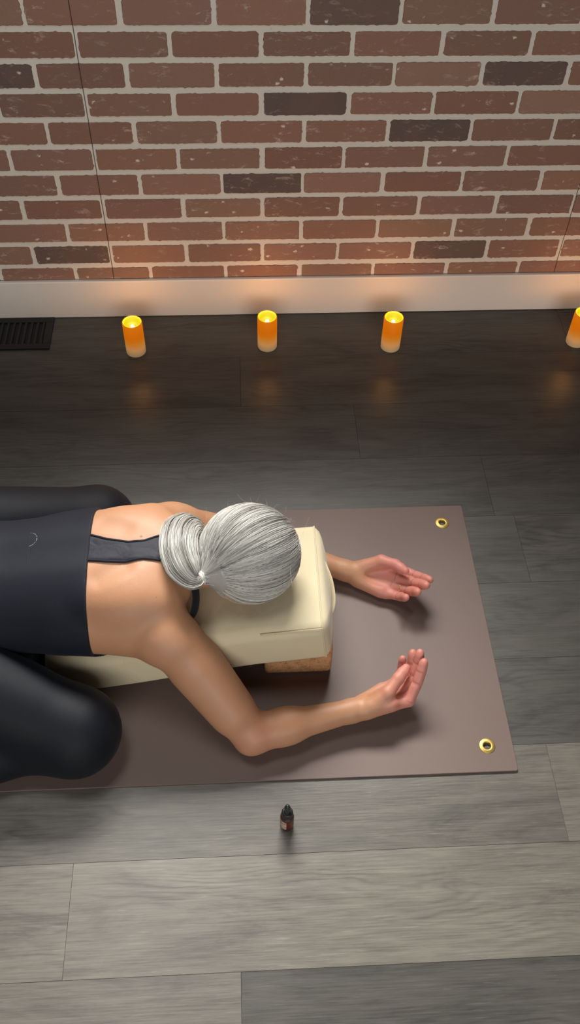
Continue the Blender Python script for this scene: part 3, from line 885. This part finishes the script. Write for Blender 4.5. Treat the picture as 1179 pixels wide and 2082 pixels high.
def ribbon_on_back(xs, ya, yb, off, thick, n=18):
    """strip draped on the back between y=ya(x) and y=yb(x)"""
    bm = bmesh.new(); tp, bt = [], []
    for x in xs:
        a, b = ya(x), yb(x); r1, r2 = [], []
        for k in range(n+1):
            y = a+(b-a)*k/n; z = skin_z(x, y)
            e = min(k, n-k)/n
            r1.append(bm.verts.new(Vector((x, y, z+off+thick*min(1, e*8)))-Vector(ORG))); r2.append(bm.verts.new(Vector((x, y, z-.003))-Vector(ORG)))
        tp.append(r1); bt.append(r2)
    for i in range(len(xs)-1):
        for k in range(n):
            bm.faces.new((tp[i][k], tp[i+1][k], tp[i+1][k+1], tp[i][k+1])); bm.faces.new((bt[i][k], bt[i][k+1], bt[i+1][k+1], bt[i+1][k]))
        bm.faces.new((tp[i][0], bt[i][0], bt[i+1][0], tp[i+1][0])); bm.faces.new((tp[i][n], tp[i+1][n], bt[i+1][n], bt[i][n]))
    for i in (0, len(xs)-1):
        for k in range(n): bm.faces.new((tp[i][k], tp[i][k+1], bt[i][k+1], bt[i][k]))
    bmesh.ops.recalc_face_normals(bm, faces=bm.faces[:])
    return bm
STX = [-.46, -.45, -.42, -.38, -.35, -.315, -.285]
STA = [-1.088, -1.090, -1.095, -1.097, -1.094, -1.098, -1.128]
STB = [-1.028, -1.030, -1.042, -1.052, -1.050, -1.036, -1.010]
def straps():
    xs = np.linspace(-.457, -.287, 60)
    ya = lambda x: float(np.interp(x, STX, STA)); yb = lambda x: float(np.interp(x, STX, STB))
    s = link('back_strap', bm_mesh(ribbon_on_back(xs, ya, yb, .0012, .0022)), NAVY_S, top_o)
    # bound edges
    for fn in (ya, yb):
        bm = bmesh.new()
        sg = 1 if fn is ya else -1
        tube(bm, [Vector((x, fn(x)+sg*.002, skin_z(x, fn(x)+sg*.002)+.0030))-Vector(ORG) for x in xs], .0022, 8, flat=.7)
        link('strap_binding', bm_mesh(bm), NAVY, top_o)
    bm = bmesh.new()
    ys = np.linspace(-1.19, -.955, 60)
    tube(bm, [Vector((-.4525, y, skin_z(-.4525, y)+.0042))-Vector(ORG) for y in ys], .0016, 8)
    link('top_hem', bm_mesh(bm), NAVY, top_o)
    # shoulder loop running down in front of the near shoulder
    bm = bmesh.new()
    P = catmull([(-.300, -1.095, .300), (-.276, -1.104, .288), (-.262, -1.114, .268), (-.259, -1.130, .245), (-.266, -1.150, .220), (-.285, -1.158, .195)], 30)
    tube(bm, [Vector(p)-Vector(ORG) for p in P], .013, 12, flat=.22, up=(.9, -.2, .5))
    link('shoulder_loop', bm_mesh(bm), NAVY, top_o)
    bm = bmesh.new()
    P = catmull([(-.300, -1.025, .300), (-.272, -1.012, .292), (-.255, -1.000, .262), (-.258, -.990, .225), (-.275, -.980, .195)], 26)
    tube(bm, [Vector(p)-Vector(ORG) for p in P], .013, 12, flat=.22, up=(.9, .2, .5))
    link('shoulder_loop', bm_mesh(bm), NAVY, top_o)
    # waist seam with its curve, and the pale printed arc beside it
    bm = bmesh.new()
    pts = catmull([(-.545, -.957), (-.556, -.975), (-.565, -1.0), (-.568, -1.03), (-.564, -1.07), (-.563, -1.11), (-.563, -1.16)], 40)
    tube(bm, [Vector((x, y, skin_z(x, y)+.0050))-Vector(ORG) for x, y in pts], .0011, 6)
    link('waist_seam', bm_mesh(bm), LEG, top_o)
    bm = bmesh.new()
    pts = [(-.568+.0165*math.cos(a), -1.030+.0165*math.sin(a)) for a in np.linspace(-1.35, 1.45, 24)]
    tube(bm, [Vector((x, y, skin_z(x, y)+.0052))-Vector(ORG) for x, y in pts], .0009, 6)
    o = link('printed_arc', bm_mesh(bm), plain('silver print', srgb(120, 122, 126), .4), top_o); o['label'] = 'thin pale grey printed arc'
straps()
def f_leg(P, lo, hi):
    t = np.maximum(f_torso(P, lo, hi), P[:, 0]+.60)
    d = np.minimum(smin(union(legs, P, lo, hi), np.maximum(f_torso(P, lo, hi), P[:, 0]+.70), .03), np.maximum(f_core(P, lo, hi), P[:, 0]+.67))-.0042
    d = np.maximum(d, .0058-P[:, 2])
    return np.maximum(d, -1.0-P[:, 0])
def leggings():
    X = axis_grid((-1.02, -.38, .0045)); Y = axis_grid((-1.46, -.67, .0045)); Z = axis_grid((0, .42, .0045))
    v, f = surface(f_leg, X, Y, Z); v = relax(v, f, 2, .5)
    link('leggings', np_mesh('leggings', v-ORG, f), LEG, person)
leggings()
def ring():
    palm, digs = HF
    bm = bmesh.new()
    ex, ez = basis(FX, FZ); ey = np.cross(ez, ex)
    a = math.radians(28); d = unit(ex*math.cos(a)*math.cos(math.radians(7))-ey*math.sin(math.radians(7))+ez*math.sin(a)); n1 = unit(np.cross(d, ey)); n2 = ey
    c = WR_F+ex*.087+ey*-.0105+ez*-.001+d*.021+n1*0
    pts = [Vector(c+(n1*math.cos(t)+n2*math.sin(t))*.0113-ORG) for t in np.linspace(0, 2*PI, 40, endpoint=False)]
    tube(bm, pts, .0011, 8, closed=True, up=tuple(d))
    g = NT('gold'); g.set(Base_Color=srgb(232, 190, 120), Metallic=1.0, Roughness=.2)
    o = link('finger_ring', bm_mesh(bm), g.m, person); o['label'] = 'thin gold ring on the ring finger'
ring()

# ---- hair: a cap, thousands of strands combed to the tie, a looped ponytail
HC = np.array([-.157, SP+.001, .291]); HS = np.array([.093, .085, .103])
TIE = np.array([-.2450, -1.1270, .310])
def on_head(dirv, lift=0.0):
    d = dirv/np.linalg.norm(dirv, axis=-1, keepdims=True)
    r = 1/np.sqrt(((d/HS)**2).sum(-1, keepdims=True)); return HC+d*(r+lift)
def hair_mat(name, c1, c2, rough=.36):
    t = NT(name); a = t.attr('shade'); sp = t.n('ShaderNodeSeparateColor'); t.l(a.outputs['Color'], sp.inputs[0])
    c = t.ramp(sp.outputs[0], [(0, srgb(120, 117, 112)), (.25, srgb(172, 170, 165)), (.6, srgb(214, 213, 208)), (1, srgb(240, 240, 234))])
    t.set(Base_Color=c, Roughness=rough); t.b.inputs['Specular IOR Level'].default_value = .6
    return t.m
HAIR = hair_mat('silver hair', None, None)
def strands(paths, shades, r0, name, parent):
    """each path (n,3) -> thin 3-sided tube; one mesh"""
    Vs, Fs, Cs = [], [], []; base = 0
    for p, s in zip(paths, shades):
        n = len(p); t = np.gradient(p, axis=0); t /= np.linalg.norm(t, axis=1)[:, None]+1e-9
        ref = np.array([.3, .2, .93]); a = np.cross(t, ref); a /= np.linalg.norm(a, axis=1)[:, None]+1e-9; b = np.cross(t, a)
        prof = r0*np.interp(np.linspace(0, 1, n), [0, .1, .8, 1], [.5, 1, 1, .35])[:, None]
        ring_ = np.stack([p+prof*(a*math.cos(q)+b*math.sin(q)) for q in (0, 2*PI/3, 4*PI/3)], 1)
        Vs.append(ring_.reshape(-1, 3)); i = np.arange(n-1)[:, None]*3; k = np.arange(3); k2 = (k+1) % 3
        Fs.append(np.stack([i+k, i+k2, i+3+k2, i+3+k], -1).reshape(-1, 4)+base); base += n*3
        Cs.append(np.full(n*3, s))
    V_ = np.concatenate(Vs); F_ = np.concatenate(Fs); C_ = np.concatenate(Cs)
    m = np_mesh(name, V_-ORG, F_)
    col = np.stack([C_]*3+[np.ones(len(C_))], 1).astype(np.float32)
    at = m.color_attributes.new('shade', 'FLOAT_COLOR', 'POINT'); at.data.foreach_set('color', col.ravel())
    return link(name, m, HAIR, parent)
def slerp_path(d0, d1, n, bend=None):
    d0 = d0/np.linalg.norm(d0); d1 = d1/np.linalg.norm(d1); om = math.acos(max(-1, min(1, d0@d1)))
    t = np.linspace(0, 1, n)[:, None]
    if om < 1e-3: return np.repeat(d0[None], n, 0)
    q = (np.sin((1-t)*om)*d0+np.sin(t*om)*d1)/math.sin(om)
    if bend is not None: q = q+bend*np.sin(t*PI)
    return q
def hair():
    # cap under the strands
    def f_cap(P, lo, hi):
        d = ell(HC, HS-.0035)[0](P)
        face = (P[:, 2]-.222)-.35*(P[:, 0]+.16)       # leave the face free
        d = np.maximum(d, -face)
        return smin(d, cap(HC+(TIE-HC)*.80, TIE-unit(TIE-HC)*.004, .034, .012, .03)[0](P), .03)
    v, f = surface(f_cap, axis_grid((-.30, -.04, .003)), axis_grid((-1.20, -.95, .003)), axis_grid((.17, .42, .003)))
    m = np_mesh('hair', v-ORG, f)
    col = np.tile(np.array([.22, .22, .22, 1], np.float32), (len(v), 1)); at = m.color_attributes.new('shade', 'FLOAT_COLOR', 'POINT'); at.data.foreach_set('color', col.ravel())
    hb = link('hair', m, HAIR, person)
    # combed strands
    dT = (TIE-HC)
    paths, sh = [], []
    g = np.random.default_rng(4)
    N = 5200
    crown = np.array([1.0, .05, -.12])
    for i in range(N):
        # start directions: hairline rim round the front and sides, plus anywhere on the scalp
        if g.random() < .55:
            a = g.uniform(0, 2*PI); rad = g.uniform(.0, .55)
            d0 = np.array([1.0, rad*math.cos(a), rad*math.sin(a)-.05])
        else:
            d0 = g.normal(size=3)
            if d0[2] < -.55: d0[2] *= -1
        d0 /= np.linalg.norm(d0)
        if d0[2] < -.72: continue
        if d0@dT/np.linalg.norm(dT) > .93: continue
        bend = g.normal(size=3)*.025+np.array([0, .0, .06])*g.random()
        q = slerp_path(d0, dT, 18, bend)
        lift = .001+.0026*g.random()+.0012*np.sin(np.linspace(0, PI, 18)*g.uniform(1, 3))[:, None]*g.random()
        p = on_head(q, lift)
        t = np.linspace(0, 1, 18)[:, None]
        tp = TIE+g.normal(size=3)*.0042
        k = np.clip((t-.72)/.28, 0, 1)**1.5
        p = p*(1-k)+tp*k
        if p[:, 2].min() < bol_top(-.16)-.002: continue
        paths.append(p); 
        lock = .50+.24*math.sin(d0[1]*23+d0[2]*17)+.15*math.sin(d0[2]*41+1.3)
        sh.append(np.clip(lock+g.normal()*.21, 0, 1))
    strands(paths, sh, .00052, 'hair_strands', hb)['kind'] = 'stuff'
    # ponytail: a thick tuft curling from the tie across the upper back
    spine = catmull([TIE+V3(-.002, 0, .001), (-.258, -1.136, .316), (-.274, -1.118, .326), (-.285, -1.080, .332), (-.283, -1.035, .326), (-.270, -1.004, .308), (-.252, -.990, .278)], 26)
    t = np.gradient(spine, axis=0); t /= np.linalg.norm(t, axis=1)[:, None]
    up_ = np.array([0, 0, 1.0]); a = np.cross(t, up_); a /= np.linalg.norm(a, axis=1)[:, None]; b = np.cross(a, t)
    width = np.interp(np.linspace(0, 1, 26), [0, .12, .35, .7, 1], [.0085, .016, .030, .034, .027])
    paths, sh = [], []
    for i in range(2300):
        u = g.uniform(0, 2*PI); rr = math.sqrt(g.random())*(1 if g.random() < .96 else 1.18)
        off = (rr*math.cos(u), rr*math.sin(u)*.6)
        ph = g.uniform(0, 6); wv = g.uniform(0, .10)
        e = g.uniform(.86, 1.0); n = int(26*e)
        W_ = width[:, None]
        p = spine + a*W_*(off[0]+wv*np.sin(np.linspace(0, 5, 26)+ph))[:, None] + b*W_*off[1]
        paths.append(p[:n])
        sh.append(np.clip(.27+.22*math.sin(off[0]*7+off[1]*5+1)+g.normal()*.15, 0, 1))
    pt = strands(paths, sh, .0006, 'ponytail', hb)
    # fly-away hairs
    paths, sh = [], []
    for i in range(44):
        d0 = g.normal(size=3)*.5; d0[2] = abs(d0[2])*.6; d0[1] += .8; d0[0] += .35; d0 /= np.linalg.norm(d0)
        p0 = on_head(d0, .002); dr = np.cross(d0, g.normal(size=3)); dr /= np.linalg.norm(dr); dr = dr+d0*g.uniform(.1, .45)
        tt = np.linspace(0, 1, 10)[:, None]; L = g.uniform(.015, .04)
        paths.append(p0+dr*tt*L+g.normal(size=3)*.012*tt**2); sh.append(.6)
    strands(paths, sh, .00014, 'flyaway_hairs', hb)['kind'] = 'stuff'
    # tie
    bm = bmesh.new(); ax = unit(spine[3]-(HC+(TIE-HC)*.9)); s = unit(np.cross(ax, (0, 0, 1))); u2 = np.cross(s, ax)
    for k, (o_, r_) in enumerate(((-.0050, .0095), (0, .0102), (.0050, .0095))):
        tube(bm, [Vector(TIE+ax*o_+(s*math.cos(q)+u2*math.sin(q))*r_-ORG) for q in np.linspace(0, 2*PI, 28, endpoint=False)], .0032, 8, closed=True, up=tuple(ax))
    o = link('hair_tie', bm_mesh(bm), plain('white hair tie', srgb(206, 204, 198), .6), hb); o['label'] = 'white elastic hair tie'
hair()
# folded blanket end showing between the thigh and the bolster
def blanket():
    bm = bmesh.new()
    for k in range(5):
        add_box(bm, (-.075+.001*k, -.062, .002+k*.0225), (.058-.001*k, .062, .0235+k*.0225), .009, 4)
    o = link('folded_blanket', bm_mesh(bm), plain('pale pink blanket', srgb(226, 212, 208), .9)); o.location = (-.635, -1.121, .005)
    o['label'] = 'pale folded blanket peeking out between the dark thigh and the bolster'; o['category'] = 'blanket'
blanket()
